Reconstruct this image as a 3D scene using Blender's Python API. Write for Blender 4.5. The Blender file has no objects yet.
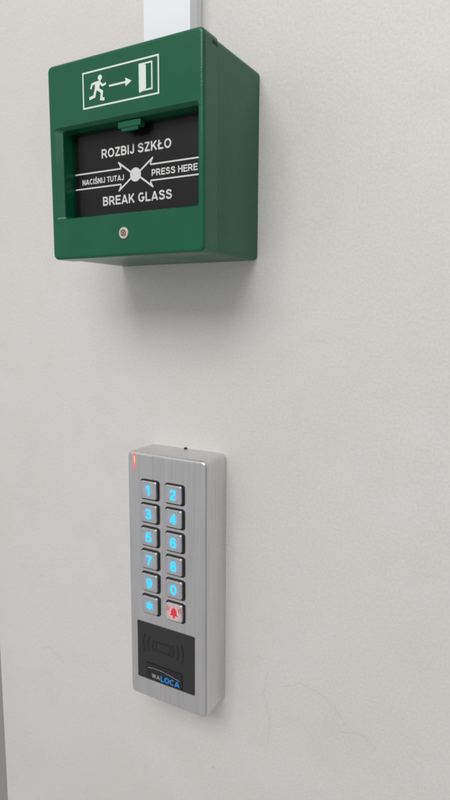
import bpy, bmesh, math, random
from mathutils import Vector, Matrix
scene=bpy.context.scene
MM=0.001
# ------------------------------------------------------------------ materials
def newmat(name):
    m=bpy.data.materials.new(name); m.use_nodes=True
    nt=m.node_tree; return m,nt,nt.nodes['Principled BSDF']
def simple(name,col,rough=.5,metal=0,emit=None,es=0,spec=.5,bump=0,bscale=900,var=0,vscale=60,coat=0,cvar=0):
    m,nt,b=newmat(name)
    b.inputs['Base Color'].default_value=(*col,1); b.inputs['Roughness'].default_value=rough
    b.inputs['Metallic'].default_value=metal; b.inputs['Specular IOR Level'].default_value=spec
    b.inputs['Coat Weight'].default_value=coat
    if emit: b.inputs['Emission Color'].default_value=(*emit,1); b.inputs['Emission Strength'].default_value=es
    tc=nt.nodes.new('ShaderNodeTexCoord')
    if bump:
        n=nt.nodes.new('ShaderNodeTexNoise'); n.inputs['Scale'].default_value=bscale; n.inputs['Detail'].default_value=3
        nt.links.new(tc.outputs['Object'],n.inputs['Vector'])
        bp=nt.nodes.new('ShaderNodeBump'); bp.inputs['Strength'].default_value=bump; bp.inputs['Distance'].default_value=.0003
        nt.links.new(n.outputs['Fac'],bp.inputs['Height']); nt.links.new(bp.outputs['Normal'],b.inputs['Normal'])
    if var:
        n=nt.nodes.new('ShaderNodeTexNoise'); n.inputs['Scale'].default_value=vscale; n.inputs['Detail'].default_value=6
        nt.links.new(tc.outputs['Object'],n.inputs['Vector'])
        mr=nt.nodes.new('ShaderNodeMapRange'); mr.inputs[1].default_value=.3; mr.inputs[2].default_value=.7
        mr.inputs[3].default_value=rough-var; mr.inputs[4].default_value=rough+var
        nt.links.new(n.outputs['Fac'],mr.inputs[0]); nt.links.new(mr.outputs[0],b.inputs['Roughness'])
    if cvar:
        n=nt.nodes.new('ShaderNodeTexNoise'); n.inputs['Scale'].default_value=vscale*.7; n.inputs['Detail'].default_value=7
        nt.links.new(tc.outputs['Object'],n.inputs['Vector'])
        rp=nt.nodes.new('ShaderNodeValToRGB'); rp.color_ramp.elements[0].position=.3; rp.color_ramp.elements[1].position=.7
        rp.color_ramp.elements[0].color=(*[c*(1-cvar) for c in col],1); rp.color_ramp.elements[1].color=(*[min(1,c*(1+cvar)) for c in col],1)
        nt.links.new(n.outputs['Fac'],rp.inputs[0]); nt.links.new(rp.outputs[0],b.inputs['Base Color'])
    return m
def steel(name,col,rough,glow=None,gs=0,rad=.0055):
    m,nt,b=newmat(name)
    b.inputs['Metallic'].default_value=1
    tc=nt.nodes.new('ShaderNodeTexCoord'); mp=nt.nodes.new('ShaderNodeMapping')
    mp.inputs['Scale'].default_value=(900,900,25)
    nt.links.new(tc.outputs['Object'],mp.inputs['Vector'])
    n=nt.nodes.new('ShaderNodeTexNoise'); n.inputs['Scale'].default_value=1; n.inputs['Detail'].default_value=4
    nt.links.new(mp.outputs[0],n.inputs['Vector'])
    n2=nt.nodes.new('ShaderNodeTexNoise'); n2.inputs['Scale'].default_value=45; n2.inputs['Detail'].default_value=4
    nt.links.new(tc.outputs['Object'],n2.inputs['Vector'])
    mr=nt.nodes.new('ShaderNodeMapRange'); mr.inputs[1].default_value=.25; mr.inputs[2].default_value=.75; mr.inputs[3].default_value=rough-.07; mr.inputs[4].default_value=rough+.1
    nt.links.new(n2.outputs['Fac'],mr.inputs[0]); nt.links.new(mr.outputs[0],b.inputs['Roughness'])
    rp=nt.nodes.new('ShaderNodeValToRGB'); rp.color_ramp.elements[0].position=.3; rp.color_ramp.elements[1].position=.7
    rp.color_ramp.elements[0].color=(*[c*.86 for c in col],1); rp.color_ramp.elements[1].color=(*col,1)
    nt.links.new(n.outputs['Fac'],rp.inputs[0]); nt.links.new(rp.outputs[0],b.inputs['Base Color'])
    bp=nt.nodes.new('ShaderNodeBump'); bp.inputs['Strength'].default_value=.12; bp.inputs['Distance'].default_value=.0001
    nt.links.new(n.outputs['Fac'],bp.inputs['Height']); nt.links.new(bp.outputs['Normal'],b.inputs['Normal'])
    if glow:   # backlight spill around the symbol, painted as emission on the cap, strongest mid-cap
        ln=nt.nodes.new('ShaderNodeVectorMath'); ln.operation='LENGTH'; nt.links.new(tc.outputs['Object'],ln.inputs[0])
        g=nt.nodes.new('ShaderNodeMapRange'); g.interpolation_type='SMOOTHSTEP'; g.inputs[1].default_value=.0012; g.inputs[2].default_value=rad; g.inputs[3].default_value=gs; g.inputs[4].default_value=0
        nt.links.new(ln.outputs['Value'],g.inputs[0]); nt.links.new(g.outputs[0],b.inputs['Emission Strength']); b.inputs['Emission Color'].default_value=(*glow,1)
    return m
def wallmat():
    m,nt,b=newmat('painted_plaster')
    N=nt.nodes.new; L=nt.links.new
    tc=N('ShaderNodeTexCoord')
    big=N('ShaderNodeTexNoise'); big.inputs['Scale'].default_value=6; big.inputs['Detail'].default_value=5; L(tc.outputs['Object'],big.inputs['Vector'])
    rp=N('ShaderNodeValToRGB'); e=rp.color_ramp.elements
    e[0].position=.3; e[1].position=.72; e[0].color=(.645,.617,.596,1); e[1].color=(.69,.673,.657,1)
    L(big.outputs['Fac'],rp.inputs[0])
    st=N('ShaderNodeTexNoise'); st.inputs['Scale'].default_value=26; st.inputs['Detail'].default_value=9; st.inputs['Roughness'].default_value=.68; L(tc.outputs['Object'],st.inputs['Vector'])
    sr=N('ShaderNodeMapRange'); sr.inputs[1].default_value=.5; sr.inputs[2].default_value=.78; sr.inputs[3].default_value=0; sr.inputs[4].default_value=.38
    L(st.outputs['Fac'],sr.inputs[0])
    mx=N('ShaderNodeMixRGB'); mx.inputs[2].default_value=(.57,.54,.517,1); L(sr.outputs[0],mx.inputs[0]); L(rp.outputs[0],mx.inputs[1])
    # fine roller-stipple tone
    gn=N('ShaderNodeTexNoise'); gn.inputs['Scale'].default_value=900; gn.inputs['Detail'].default_value=2; L(tc.outputs['Object'],gn.inputs['Vector'])
    gm=N('ShaderNodeMapRange'); gm.inputs[1].default_value=.3; gm.inputs[2].default_value=.7; gm.inputs[3].default_value=.945; gm.inputs[4].default_value=1.045; L(gn.outputs['Fac'],gm.inputs[0])
    gx=N('ShaderNodeVectorMath'); gx.operation='SCALE'; L(mx.outputs[0],gx.inputs[0]); L(gm.outputs[0],gx.inputs['Scale'])
    # small grey specks
    sk=N('ShaderNodeTexVoronoi'); sk.inputs['Scale'].default_value=55; L(tc.outputs['Object'],sk.inputs['Vector'])
    s1=N('ShaderNodeMapRange'); s1.inputs[1].default_value=.03; s1.inputs[2].default_value=.07; s1.inputs[3].default_value=1; s1.inputs[4].default_value=0; L(sk.outputs['Distance'],s1.inputs[0])
    sx=N('ShaderNodeSeparateColor'); L(sk.outputs['Color'],sx.inputs[0])
    s2=N('ShaderNodeMapRange'); s2.inputs[1].default_value=.9; s2.inputs[2].default_value=1; s2.inputs[3].default_value=0; s2.inputs[4].default_value=.5; L(sx.outputs[0],s2.inputs[0])
    mu=N('ShaderNodeMath'); mu.operation='MULTIPLY'; L(s1.outputs[0],mu.inputs[0]); L(s2.outputs[0],mu.inputs[1])
    mx2=N('ShaderNodeMixRGB'); mx2.inputs[2].default_value=(.42,.4,.38,1); L(mu.outputs[0],mx2.inputs[0]); L(gx.outputs[0],mx2.inputs[1])
    L(mx2.outputs[0],b.inputs['Base Color'])
    b.inputs['Roughness'].default_value=.5; b.inputs['Specular IOR Level'].default_value=.4
    f1=N('ShaderNodeTexNoise'); f1.inputs['Scale'].default_value=420; f1.inputs['Detail'].default_value=4; L(tc.outputs['Object'],f1.inputs['Vector'])
    f2=N('ShaderNodeTexNoise'); f2.inputs['Scale'].default_value=38; f2.inputs['Detail'].default_value=3; L(tc.outputs['Object'],f2.inputs['Vector'])
    ad=N('ShaderNodeMath'); ad.operation='MULTIPLY_ADD'; ad.inputs[1].default_value=1.6; L(f2.outputs['Fac'],ad.inputs[0]); L(f1.outputs['Fac'],ad.inputs[2])
    bp=N('ShaderNodeBump'); bp.inputs['Strength'].default_value=.36; bp.inputs['Distance'].default_value=.0004
    L(ad.outputs[0],bp.inputs['Height']); L(bp.outputs['Normal'],b.inputs['Normal'])
    return m
M={}
M['green']=simple('green_abs_plastic',(.0018,.098,.045),.27,spec=.42,bump=.15,bscale=1500,var=.06,cvar=.08)
M['green2']=simple('green_abs_plastic_dark',(.0015,.096,.045),.3,spec=.36,bump=.15,bscale=1500,var=.06,cvar=.08)
M['seam']=simple('seam_dark',(.002,.015,.009),.7)
M['black']=simple('card_black',(.006,.006,.007),.4,spec=.3)
M['white']=simple('print_white',(.78,.79,.78),.5)
M['signwhite']=simple('screenprint_white',(.70,.77,.73),.5)
M['pvc']=simple('white_pvc',(.83,.84,.87),.38,var=.05)
M['steel']=steel('brushed_stainless',(.73,.725,.73),.3)
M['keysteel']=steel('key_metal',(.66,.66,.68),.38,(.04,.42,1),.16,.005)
M['rimshade_tab']=simple('rim_shade_and_tab_black',(.008,.008,.009),.6)
M['blue']=simple('blue_backlight',(.03,.3,.5),.4,emit=(.015,.46,1),es=1.2)
M['red']=simple('red_backlight',(.5,.02,.04),.4,emit=(.7,.02,.06),es=.35)
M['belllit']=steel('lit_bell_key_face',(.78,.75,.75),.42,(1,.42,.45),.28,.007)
M['led']=simple('indicator_red',(.6,.06,.03),.3,emit=(1,.09,.04),es=.95)
M['ledhot']=simple('indicator_core',(.9,.3,.2),.3,emit=(1,.42,.32),es=1.1)
M['panel']=simple('smoked_panel',(.020,.020,.022),.42,bump=.1,bscale=1200,var=.05)
M['mark']=simple('reader_mark',(.004,.004,.005),.5)
M['logoblack']=simple('logo_black',(.005,.006,.008),.35)
M['logoblue']=simple('logo_blue',(.01,.24,.68),.4)
M['logogrey']=simple('logo_grey',(.30,.31,.33),.4)
M['screw']=simple('screw_plate',(.62,.58,.5),.4,metal=.4)
M['rust']=simple('screw_slot',(.14,.05,.03),.7)
M['crack']=simple('hairline_crack',(.575,.55,.525),.8)
M['wall']=wallmat()
M['frame']=simple('frame_paint',(.30,.28,.27),.5,bump=.1)
g,nt,b=newmat('clear_pane'); nt.nodes.remove(b)
tr=nt.nodes.new('ShaderNodeBsdfTransparent'); gl=nt.nodes.new('ShaderNodeBsdfGlossy'); gl.inputs['Roughness'].default_value=.05
fr=nt.nodes.new('ShaderNodeFresnel'); fr.inputs['IOR'].default_value=1.25; mxs=nt.nodes.new('ShaderNodeMixShader')
nt.links.new(fr.outputs[0],mxs.inputs[0]); nt.links.new(tr.outputs[0],mxs.inputs[1]); nt.links.new(gl.outputs[0],mxs.inputs[2])
nt.links.new(mxs.outputs[0],nt.nodes['Material Output'].inputs['Surface']); M['glass']=g
# ------------------------------------------------------------------ mesh part builder (mm units)
class Part:
    def __init__(s): s.v=[]; s.f=[]; s.fm=[]; s.mats=[]
    def mi(s,k):
        if k not in s.mats: s.mats.append(k)
        return s.mats.index(k)
    def face(s,pts,k):
        o=len(s.v); s.v+=[tuple(p) for p in pts]; s.f.append(list(range(o,o+len(pts)))); s.fm.append(s.mi(k))
    def poly(s,pts,y,k):
        a=sum(pts[i][0]*pts[(i+1)%len(pts)][1]-pts[(i+1)%len(pts)][0]*pts[i][1] for i in range(len(pts)))
        if a<0: pts=pts[::-1]
        s.face([(p[0],y,p[1]) for p in pts],k)
    def line(s,a,b,w,y,k):
        d=Vector((b[0]-a[0],b[1]-a[1])).normalized(); n=Vector((-d.y,d.x))*w/2
        s.poly([(a[0]+n.x,a[1]+n.y),(a[0]-n.x,a[1]-n.y),(b[0]-n.x,b[1]-n.y),(b[0]+n.x,b[1]+n.y)],y,k)
    def path(s,pts,w,y,k,closed=False):
        P=[Vector(p) for p in pts]; n=len(P); out=[];inn=[]
        for i in range(n):
            if closed: a=P[i-1];c=P[(i+1)%n]
            else: a=P[max(i-1,0)];c=P[min(i+1,n-1)]
            b=P[i]
            d1=(b-a).normalized() if (b-a).length>0 else (c-b).normalized(); d2=(c-b).normalized() if (c-b).length>0 else d1
            n1=Vector((-d1.y,d1.x)); n2=Vector((-d2.y,d2.x)); m=(n1+n2).normalized(); sc=w/2/max(.4,m.dot(n1))
            out.append(b+m*sc); inn.append(b-m*sc)
        for i in range(n if closed else n-1):
            j=(i+1)%n
            s.poly([tuple(out[i]),tuple(inn[i]),tuple(inn[j]),tuple(out[j])],y,k)
    def disc(s,cx,cz,r,y,k,n=32): s.poly([(cx+r*math.cos(t*2*math.pi/n),cz+r*math.sin(t*2*math.pi/n)) for t in range(n)],y,k)
    def loft(s,loops,k,cap=True,capback=False):
        o=len(s.v); n=len(loops[0])
        for l in loops: s.v+=[tuple(p) for p in l]
        m=s.mi(k)
        for a in range(len(loops)-1):
            for i in range(n):
                j=(i+1)%n
                s.f.append([o+a*n+i,o+a*n+j,o+(a+1)*n+j,o+(a+1)*n+i]); s.fm.append(m)
        if cap: s.f.append([o+(len(loops)-1)*n+i for i in range(n)]); s.fm.append(m)
        if capback: s.f.append([o+i for i in range(n)][::-1]); s.fm.append(m)
def rr(x0,x1,z0,z1,r,y,n=6):
    r=max(r,.01); out=[]
    for cx,cz,a0 in ((x1-r,z1-r,0),(x0+r,z1-r,90),(x0+r,z0+r,180),(x1-r,z0+r,270)):
        for i in range(n+1):
            a=math.radians(a0+90*i/n); out.append((cx+r*math.cos(a),y,cz+r*math.sin(a)))
    return out
def slab(p,x0,x1,z0,z1,r,yb,yf,bev,k,n=6,bs=5,capback=True):
    loops=[rr(x0,x1,z0,z1,r,yb,n)]
    for i in range(bs+1):
        a=math.pi/2*i/bs; ins=bev*(1-math.cos(a)); 
        loops.append(rr(x0+ins,x1-ins,z0+ins,z1-ins,max(r-ins,.05),yf+bev-bev*math.sin(a),n))
    p.loft(loops,k,True,capback)
# --- grotesque stroke lettering: centre lines in a cap-height-1 box
def arc(cx,cy,rx,ry,a0,a1,n=14): return [(cx+rx*math.cos(math.radians(a0+(a1-a0)*i/n)),cy+ry*math.sin(math.radians(a0+(a1-a0)*i/n))) for i in range(n+1)]
Sc=[(.62,.72),(.57,.83),(.47,.9),(.35,.915),(.23,.89),(.14,.82),(.12,.73),(.16,.64),(.26,.57),(.4,.525),(.53,.47),(.62,.39),(.64,.28),(.6,.17),(.5,.1),(.36,.085),(.22,.11),(.13,.18),(.09,.29)]
G={
'I':(.2,[[(.1,0),(.1,1)]]),
'L':(.62,[[(.1,1),(.1,.09),(.62,.09)]]),
'Ł':(.66,[[(.14,1),(.14,.09),(.66,.09)],[(-.04,.4),(.42,.66)]]),
'E':(.68,[[(.68,.91),(.1,.91),(.1,.09),(.7,.09)],[(.1,.52),(.62,.52)]]),
'T':(.7,[[(0,.91),(.7,.91)],[(.35,.91),(.35,0)]]),
'H':(.74,[[(.1,0),(.1,1)],[(.64,0),(.64,1)],[(.1,.52),(.64,.52)]]),
'N':(.74,[[(.1,0),(.1,1)],[(.64,0),(.64,1)],[(.12,.93),(.62,.07)]]),
'K':(.76,[[(.1,0),(.1,1)],[(.12,.36),(.66,.98)],[(.3,.6),(.68,.02)]]),
'A':(.84,[[(.08,0),(.42,.96)],[(.42,.96),(.76,0)],[(.18,.27),(.66,.27)]]),
'P':(.68,[[(.1,0),(.1,1)],[(.1,.91)]+arc(.36,.665,.24,.245,90,-90)+[(.1,.42)]]),
'R':(.76,[[(.1,0),(.1,1)],[(.1,.91)]+arc(.38,.68,.24,.23,90,-90)+[(.1,.45)],[(.4,.45),(.7,.02)]]),
'B':(.74,[[(.1,0),(.1,1)],[(.1,.91)]+arc(.38,.715,.2,.195,90,-90)+[(.1,.52)],[(.1,.52)]+arc(.4,.305,.24,.215,90,-90)+[(.1,.09)]]),
'O':(.84,['C',arc(.42,.5,.33,.41,0,360,28)[:-1]]),
'C':(.78,[arc(.42,.5,.32,.41,48,312,22)]),
'G':(.82,[arc(.42,.5,.32,.41,48,325,22)+[(.72,.45),(.44,.45)]]),
'S':(.74,[Sc]),'Ś':(.74,[Sc,[(.34,1.08),(.5,1.26)]]),
'J':(.56,[[(.46,1),(.46,.3)]+arc(.28,.28,.18,.19,0,-180,10)]),
'U':(.74,[[(.1,1),(.1,.38)]+arc(.37,.36,.27,.27,180,360,12)+[(.64,1)]]),
'Z':(.68,[[(.04,.91),(.62,.91)],[(.03,.09),(.66,.09)],[(.57,.88),(.1,.12)]]),
'W':(1.0,[[(.06,1),(.28,.04)],[(.28,.04),(.5,.96)],[(.5,.96),(.72,.04)],[(.72,.04),(.94,1)]]),
' ':(.26,[]),
'1':(.6,[[(.36,0),(.36,1)],[(.38,.93),(.1,.72)]]),
'2':(.68,[[(.1,.7),(.13,.82),(.23,.9),(.35,.915),(.48,.88),(.56,.79),(.56,.67),(.5,.55),(.12,.16)],[(.06,.09),(.64,.09)]]),
'3':(.68,[[(.1,.74),(.16,.86),(.33,.915),(.5,.86),(.55,.73),(.49,.6),(.3,.53),(.5,.47),(.6,.32),(.54,.15),(.34,.085),(.16,.13),(.08,.27)]]),
'4':(.72,[[(.5,0),(.5,1)],[(.49,.95),(.1,.3)],[(.06,.26),(.7,.26)]]),
'5':(.68,[[(.6,.91),(.18,.91),(.12,.5),(.3,.6),(.47,.57),(.58,.44),(.58,.28),(.48,.13),(.32,.085),(.16,.12),(.08,.24)]]),
'6':(.7,[arc(.35,.33,.24,.245,0,360,18),[(.58,.78),(.48,.9),(.34,.92),(.18,.8),(.11,.56),(.11,.33)]]),
'7':(.66,[[(.04,.91),(.6,.91),(.38,.5),(.26,0)]]),
'8':(.7,[arc(.35,.72,.2,.19,0,360,18),arc(.35,.3,.25,.22,0,360,18)]),
'9':(.7,[arc(.35,.67,.24,.245,0,360,18),[(.12,.22),(.22,.1),(.36,.08),(.52,.2),(.59,.44),(.59,.67)]]),
'0':(.72,['C',arc(.36,.5,.26,.41,0,360,26)[:-1]]),
}
def text(p,s,cx,cz,w,h,y,k,t=.19,gap=.09,slant=0):
    tot=sum(G[c][0] for c in s)+gap*(len(s)-1); sx=w/tot; x=cx-w/2; j=0
    for c in s:
        gw,st=G[c]; closed=False
        for q in st:
            if q=='C': closed=True; continue
            pts=[(x+a*sx+slant*b*h,cz-h/2+b*h) for a,b in q]
            p.path(pts,t*h,y-.012*(j%4),k,closed); j+=1
        x+=(gw+gap)*sx
ORI={}
def build(p,name,parent=None,smooth=True,label=None,origin=None):
    vs=[Vector(v)*MM for v in p.v]
    c=Vector(origin)*MM if origin else Vector([(min(v[i] for v in vs)+max(v[i] for v in vs))/2 for i in range(3)])
    me=bpy.data.meshes.new(name); me.from_pydata([v-c for v in vs],[],p.f)
    for k in p.mats: me.materials.append(M[k])
    for i,f in enumerate(me.polygons): f.material_index=p.fm[i]; f.use_smooth=smooth
    me.update()
    o=bpy.data.objects.new(name,me); scene.collection.objects.link(o)
    if smooth:
        me.set_sharp_from_angle(angle=math.radians(32))
        wn=o.modifiers.new('wn','WEIGHTED_NORMAL'); wn.keep_sharp=True; wn.weight=100
    ORI[o.name]=c
    if parent: o.parent=parent; o.location=c-ORI[parent.name]
    else: o.location=c
    if label: o['label']=label
    return o
def empty(name,loc,label,cat):
    e=bpy.data.objects.new(name,None); e.empty_display_size=.02; e.location=Vector(loc)*MM; scene.collection.objects.link(e)
    ORI[e.name]=Vector(loc)*MM; e['label']=label; e['category']=cat; return e
# ------------------------------------------------------------------ wall
p=Part(); X0,X1,Z0,Z1=-163,900,-900,900
p.loft([rr(X0,X1,Z0,Z1,1,60,3),rr(X0,X1,Z0,Z1,1,1,3),rr(X0+1,X1-1,Z0+1,Z1-1,.5,0,3)],'wall',True,True)
random.seed(5)
def crack(pts,wd):
    out=[]
    for a,b in zip(pts,pts[1:]):
        for i in range(8):
            t=i/8; out.append((a[0]+(b[0]-a[0])*t+random.uniform(-.35,.35),a[1]+(b[1]-a[1])*t+random.uniform(-.35,.35)))
    out.append(pts[-1]); p.path(out,wd,-.06,'crack')
crack([(52,-262),(50,-275),(54,-290),(53,-304)],.2)
crack([(60,-268),(72,-262),(86,-266),(97,-277)],.18)
crack([(92,-282),(104,-279),(112,-284)],.2)
crack([(-120,-300),(-112,-296),(-100,-303)],.2)
w=build(p,'wall',smooth=False,origin=(0,0,0)); w['label']='off-white painted plaster wall with faint grubby scuffs'; w['category']='wall'
p=Part(); slab(p,-260,-165.5,-900,900,1.5,60,6,1.5,'frame')
w=build(p,'door_frame'); w['label']='grey-brown painted frame edge beside the plaster wall'; w['category']='door frame'
# ------------------------------------------------------------------ trunking
p=Part()
slab(p,-16,10.6,44.6,700,.4,-.2,-8.5,.3,'pvc')
prof=[(-16.7,-5.5),(-16.7,-11.2),(-16.4,-11.8),(-15.8,-12),(10.4,-12),(11.0,-11.8),(11.3,-11.2),(11.3,-5.5)]
L0=[(x,y,44.7) for x,y in prof]; L1=[(x,y,700) for x,y in prof]
m=p.mi('pvc'); o=len(p.v); p.v+=L0+L1; n=len(prof)
for i in range(n-1): p.f.append([o+i,o+i+1,o+n+i+1,o+n+i]); p.fm.append(m)
p.f.append([o+n-1,o,o+n,o+2*n-1]); p.fm.append(m)
p.f.append([o+i for i in range(n)][::-1]); p.fm.append(m); p.f.append([o+n+i for i in range(n)]); p.fm.append(m)
t=build(p,'cable_trunking'); t['label']='white plastic cable trunking running up the wall above the green box'; t['category']='cable trunking'
# ------------------------------------------------------------------ call point
W,H,D=87.0,89.0,51.9
cp=empty('break_glass_call_point',(0,0,-H/2),'green break glass emergency door release box fixed to the wall','call point')
p=Part()
slab(p,-42.9,42.9,-43.9,43.9,2.2,-.3,-40.2,.3,'green2')
slab(p,-42.2,42.2,-43.2,43.2,2.0,-39.9,-41.6,.1,'seam')
build(p,'back_box',cp)
p=Part()
yb,yf=-40.6,-D
xo0,xo1,zo0,zo1=-W/2,W/2,-H/2,H/2
loops=[rr(xo0+1.5,xo1-1.5,zo0+1.5,zo1-1.5,1.2,yb+.0),rr(xo0+.25,xo1-.25,zo0+.25,zo1-.25,2.6,yb),rr(xo0,xo1,zo0,zo1,2.8,yb-.3)]
B=1.6
for i in range(7):
    a=math.pi/2*i/6; ins=B*(1-math.cos(a)); loops.append(rr(xo0+ins,xo1-ins,zo0+ins,zo1-ins,max(2.8-ins,.8),yf+B-B*math.sin(a)))
ax0,ax1,az0,az1=-39.6,41.0,-25.8,16.2
loops.append(rr(ax0,ax1,az0,az1,1.4,yf)); loops.append(rr(ax0+.3,ax1-.1,az0+.2,az1-.2,1.3,yf+.25))
loops.append(rr(-36.0,40.0,-25.2,14.9,1.2,yf+1.6)); loops.append(rr(-35.8,39.9,-25.0,14.7,1.1,yf+2.0))
loops.append(rr(-35.6,39.9,-25.0,14.6,1.0,yf+9.2))
p.loft(loops,'green',False,False)
def boxf(p,x0,x1,y0,y1,z0,z1,k):
    p.face([(x0,y0,z0),(x1,y0,z0),(x1,y0,z1),(x0,y0,z1)],k); p.face([(x1,y1,z0),(x0,y1,z0),(x0,y1,z1),(x1,y1,z1)],k)
    p.face([(x1,y0,z0),(x1,y1,z0),(x1,y1,z1),(x1,y0,z1)],k); p.face([(x0,y1,z0),(x0,y0,z0),(x0,y0,z1),(x0,y1,z1)],k)
    p.face([(x0,y0,z1),(x1,y0,z1),(x1,y1,z1),(x0,y1,z1)],k); p.face([(x0,y1,z0),(x1,y1,z0),(x1,y0,z0),(x0,y0,z0)],k)
boxf(p,43.2,43.56,-45.2,-41.2,39.8,41.2,'seam')
cover=build(p,'front_cover',cp)
p=Part()
slab(p,-3.2,9.6,11.6,14.5,.6,-46.5,-49.9,.4,'green2'); slab(p,-1.6,8.0,10.2,12.2,.8,-48.4,-49.5,.4,'green2')
build(p,'release_tab',cp)
p=Part(); slab(p,-1.6,3.6,-36.9,-31.7,2.55,yf+.2,yf-.5,.25,'screw',n=8)
y=yf-.53
p.disc(1,-34.3,1.5,y,'rust',20); p.disc(1,-34.3,.95,y-.03,'screw',20); p.line((-.3,-33.2),(2.3,-35.4),.5,y-.06,'rust'); p.line((.2,-35.3),(1.9,-33.3),.4,y-.09,'rust')
build(p,'cover_screw',cp)
p=Part(); yc=yf+9.0
slab(p,-38,41.2,-26.5,16,.5,yc+1.2,yc,.1,'black')
y=yc-.08
text(p,'ROZBIJ SZKŁO',1.2,4.3,40,4.1,y,'white',.185)
text(p,'BREAK GLASS',1.4,-17.4,40,4.15,y,'white',.185)
text(p,'NACIŚNIJ TUTAJ',-18.4,-7.6,25.6,2.55,y,'white',.185)
text(p,'PRESS HERE',22.6,-7.3,24.6,2.9,y,'white',.185)
cx,cz=1.2,-7.1
p.disc(cx,cz,3.1,y-.08,'white',36)
for sgn in (-1,1):
    for u in (-1,1):
        far=cx+sgn*(39 if sgn<0 else 39.5)
        p.path([(far,cz+u*3.5),(cx+sgn*8.4,cz+u*3.5)],.65,y,'white'); p.line((cx+sgn*8.4,cz+u*3.9),(cx+sgn*9.6,cz+u*6.2),.7,y-.03,'white')
        p.line((cx+sgn*10.0,cz+u*6.4),(cx+sgn*2.4,cz+u*1.2),.8,y-.05,'white')
build(p,'instruction_card',cp,smooth=False)
p=Part(); p.face([(-35.4,yc-2,-24.8),(39.6,yc-2,-24.8),(39.6,yc-2,14.4),(-35.4,yc-2,14.4)],'glass'); build(p,'glass_pane',cp,smooth=False)
# exit pictogram
p=Part(); y=yf-.06; k='signwhite'
p.path([(-21,22.2),(21,22.2),(21,37.3),(-21,37.3)],.7,y,k,True)
p.line((-5.8,29.6),(4.6,29.6),.8,y,k); p.poly([(3.4,31.4),(6.8,29.6),(3.4,27.8)],y-.02,k)
oz=-.3
p.disc(-11.0,34.3+oz,1.2,y,k,20)
p.poly([(-13.8,33.0+oz),(-10.6,33.1+oz),(-11.7,29.1+oz),(-14.2,29.1+oz)],y-.01,k)
p.path([(-11.4,32.5+oz),(-9.6,30.8+oz),(-7.6,31.3+oz)],.95,y-.02,k)
p.path([(-13.2,32.5+oz),(-15.6,32.2+oz),(-16.4,30.3+oz)],.95,y-.03,k)
p.path([(-12.3,29.6+oz),(-10.0,28.2+oz),(-10.4,25.2+oz),(-8.6,24.9+oz)],1.3,y-.04,k)
p.path([(-13.6,29.6+oz),(-14.4,26.9+oz),(-17.4,26.3+oz)],1.3,y-.05,k)
p.path([(11.0,24.6),(17.6,24.6),(17.6,35.3),(11.0,35.3)],.65,y,k,True)
p.poly([(11.0,23.7),(14.5,25.2),(14.5,34.7),(11.0,35.5)],y-.03,k)
build(p,'exit_pictogram',cp,smooth=False)
# ------------------------------------------------------------------ keypad
kx,kz,kw,kh,kd=.5,-215.5,50.6,142.2,20.7
kp=empty('access_keypad',(kx,0,kz-kh/2),'brushed steel door access keypad with blue backlit keys on the wall','keypad')
x0,x1,z0,z1=kx-kw/2,kx+kw/2,kz-kh/2,kz+kh/2
p=Part()
loops=[rr(x0,x1,z0,z1,3.0,-.1,8)]
for i in range(9):
    a=math.pi/2*i/8; B=1.7; ins=B*(1-math.cos(a)); loops.append(rr(x0+ins,x1-ins,z0+ins,z1-ins,max(3.0-ins,.8),-kd+B-B*math.sin(a),8))
p.loft(loops,'steel',True,True)
build(p,'keypad_body',kp)
p=Part(); slab(p,-.7,1.0,z1-.6,z1+.7,.5,-.1,-1.2,.3,'rimshade_tab'); build(p,'mounting_tab',kp)
keys=['1','2','3','4','5','6','7','8','9','0','*','bell']
for i,t in enumerate(keys):
    cxk=-9.5 if i%2==0 else 6.6; czk=-164.1-(i//2)*13.1
    p=Part()
    slab(p,cxk-6.2,cxk+6.2,czk-5.9,czk+5.6,1.6,-kd+.3,-kd-.35,.2,'rimshade_tab')  # black rim plate stands in for the shaded recess around the cap
    big=(t=='bell')
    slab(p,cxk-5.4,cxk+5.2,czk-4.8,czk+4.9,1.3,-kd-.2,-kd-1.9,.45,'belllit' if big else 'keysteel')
    y=-kd-1.96
    if big:
        k='red'
        bell=[(-2.7,-2.0),(-1.9,-1.1),(-1.7,.8),(-1.1,1.9),(-.4,2.3),(0,2.9),(.4,2.3),(1.1,1.9),(1.7,.8),(1.9,-1.1),(2.7,-2.0)]
        p.poly([(cxk+a,czk+b+.3) for a,b in bell],y,k); p.disc(cxk,czk-2.4,.75,y-.02,k,16)
        for s_ in (-1,1):
            p.path([(cxk+s_*2.7,czk+2.7),(cxk+s_*3.3,czk+1.6),(cxk+s_*3.4,czk+.5)],.55,y,k)
            p.path([(cxk+s_*3.8,czk+3.3),(cxk+s_*4.4,czk+1.9),(cxk+s_*4.5,czk+.5)],.45,y,k)
    elif t=='*':
        for a in (0,60,120):
            dx,dz=2.3*math.cos(math.radians(a+30)),2.3*math.sin(math.radians(a+30)); p.line((cxk-dx,czk-dz),(cxk+dx,czk+dz),1.0,y-.02*a/60,'blue')
    else: text(p,t,cxk-.1,czk,4.1,5.6,y,'blue',.2)
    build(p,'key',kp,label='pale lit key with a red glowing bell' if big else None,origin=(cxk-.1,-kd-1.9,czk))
p=Part()
slab(p,-19.4,18.6,-275.0,-241.2,.6,-kd+.2,-kd-.35,.15,'panel')
y=-kd-.4; rx,rz=-1.8,-253.4
p.path([(rx-4.6,rz-2.6),(rx+4.6,rz-2.6),(rx+4.6,rz+2.6),(rx-4.6,rz+2.6)],.8,y,'mark',True)
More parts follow.
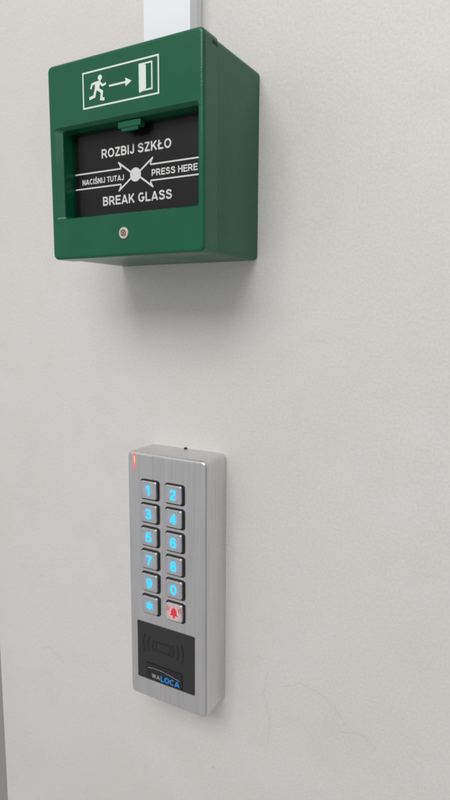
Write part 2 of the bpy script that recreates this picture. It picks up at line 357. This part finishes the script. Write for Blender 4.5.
for s_ in (-1,1):
    for j,R_ in enumerate((7.2,10.2,13.4)):
        hh=(3.4,4.4,5.4)[j]
        pts=[(rx+s_*(R_-1.6*(1-math.cos(t_*.25)) *1.6),rz+hh*t_/4) for t_ in range(-4,5)]
        p.path(pts,.95,y,'mark')
build(p,'reader_panel',kp)
p=Part(); slab(p,-13.6,10.8,-274.2,-264.8,.5,-kd-.3,-kd-.75,.1,'logoblack')
y=-kd-.8
p.path([(-13.0,-273.7),(10.2,-273.7),(10.2,-265.3),(-13.0,-265.3)],.3,y,'panel',True)
p.path([(-12,-267.6),(-8,-267.0),(-3,-267.1),(4,-268.2),(9.4,-269.4)],.3,y,'logogrey')
text(p,'WA',-6.6,-271.6,5.6,2.6,y,'logogrey',.2); text(p,'LOCA',2.9,-271.6,12.6,3.3,y,'logoblue',.24)
build(p,'logo_plate',kp,smooth=False)
p=Part(); y=-kd-.06
p.poly([(-20.5,-145.2),(-19.1,-145.5),(-19.0,-150.0),(-19.6,-154.4),(-19.9,-154.2),(-20.3,-150.0)],y,'led')
p.poly([(-20.1,-146.4),(-19.5,-146.6),(-19.4,-149.5),(-19.7,-152.0),(-19.95,-149.5)],y-.04,'ledhot'); build(p,'indicator_light',kp,smooth=False)
# ------------------------------------------------------------------ light
wd=bpy.data.worlds.new('World'); scene.world=wd; wd.use_nodes=True; nt=wd.node_tree; bg=nt.nodes['Background']
tc=nt.nodes.new('ShaderNodeTexCoord'); sp=nt.nodes.new('ShaderNodeSeparateXYZ'); nt.links.new(tc.outputs['Generated'],sp.inputs[0])
rp=nt.nodes.new('ShaderNodeValToRGB'); e=rp.color_ramp.elements
mr=nt.nodes.new('ShaderNodeMapRange'); mr.inputs[1].default_value=-1; mr.inputs[2].default_value=1; nt.links.new(sp.outputs['Z'],mr.inputs[0])
nt.links.new(mr.outputs[0],rp.inputs[0]); e[0].position=0; e[0].color=(.38,.372,.365,1); e[1].position=1; e[1].color=(.68,.685,.69,1)
# background dimmed towards +x, added to darken reflections on keypad and box sides
mx_=nt.nodes.new('ShaderNodeMapRange'); mx_.interpolation_type='SMOOTHSTEP'; mx_.inputs[1].default_value=.35; mx_.inputs[2].default_value=.95; mx_.inputs[3].default_value=1.04; mx_.inputs[4].default_value=.5
nt.links.new(sp.outputs['X'],mx_.inputs[0])
nt.links.new(rp.outputs[0],bg.inputs[0]); nt.links.new(mx_.outputs[0],bg.inputs[1])
def area(name,loc,tgt,sx,sy,P,col):
    l=bpy.data.lights.new(name,'AREA'); l.shape='RECTANGLE'; l.size=sx; l.size_y=sy; l.energy=P; l.color=col
    o=bpy.data.objects.new(name,l); scene.collection.objects.link(o); o.location=loc
    o.rotation_euler=(Vector(tgt)-Vector(loc)).to_track_quat('-Z','Y').to_euler()
area('ceiling_light',(.08,-1.15,.85),(0,0,-.05),1.0,.7,13,(1,.99,.975))
# ------------------------------------------------------------------ camera
cam=bpy.data.cameras.new('camera'); co=bpy.data.objects.new('camera',cam); scene.collection.objects.link(co); scene.camera=co
yaw,pitch,roll,f=.51388,-.14090,.00511,594.88
Rm=Matrix.Rotation(yaw,4,'Z')@Matrix.Rotation(math.pi/2+pitch,4,'X')@Matrix.Rotation(roll,4,'Z')
co.matrix_world=Matrix.Translation((.17783,-.27112,-.07117))@Rm
cam.sensor_fit='VERTICAL'; cam.sensor_height=24; cam.lens=24*f/800; cam.clip_start=.005; cam.clip_end=50
scene.view_settings.view_transform='Standard'; scene.view_settings.look='None'; scene.view_settings.exposure=0
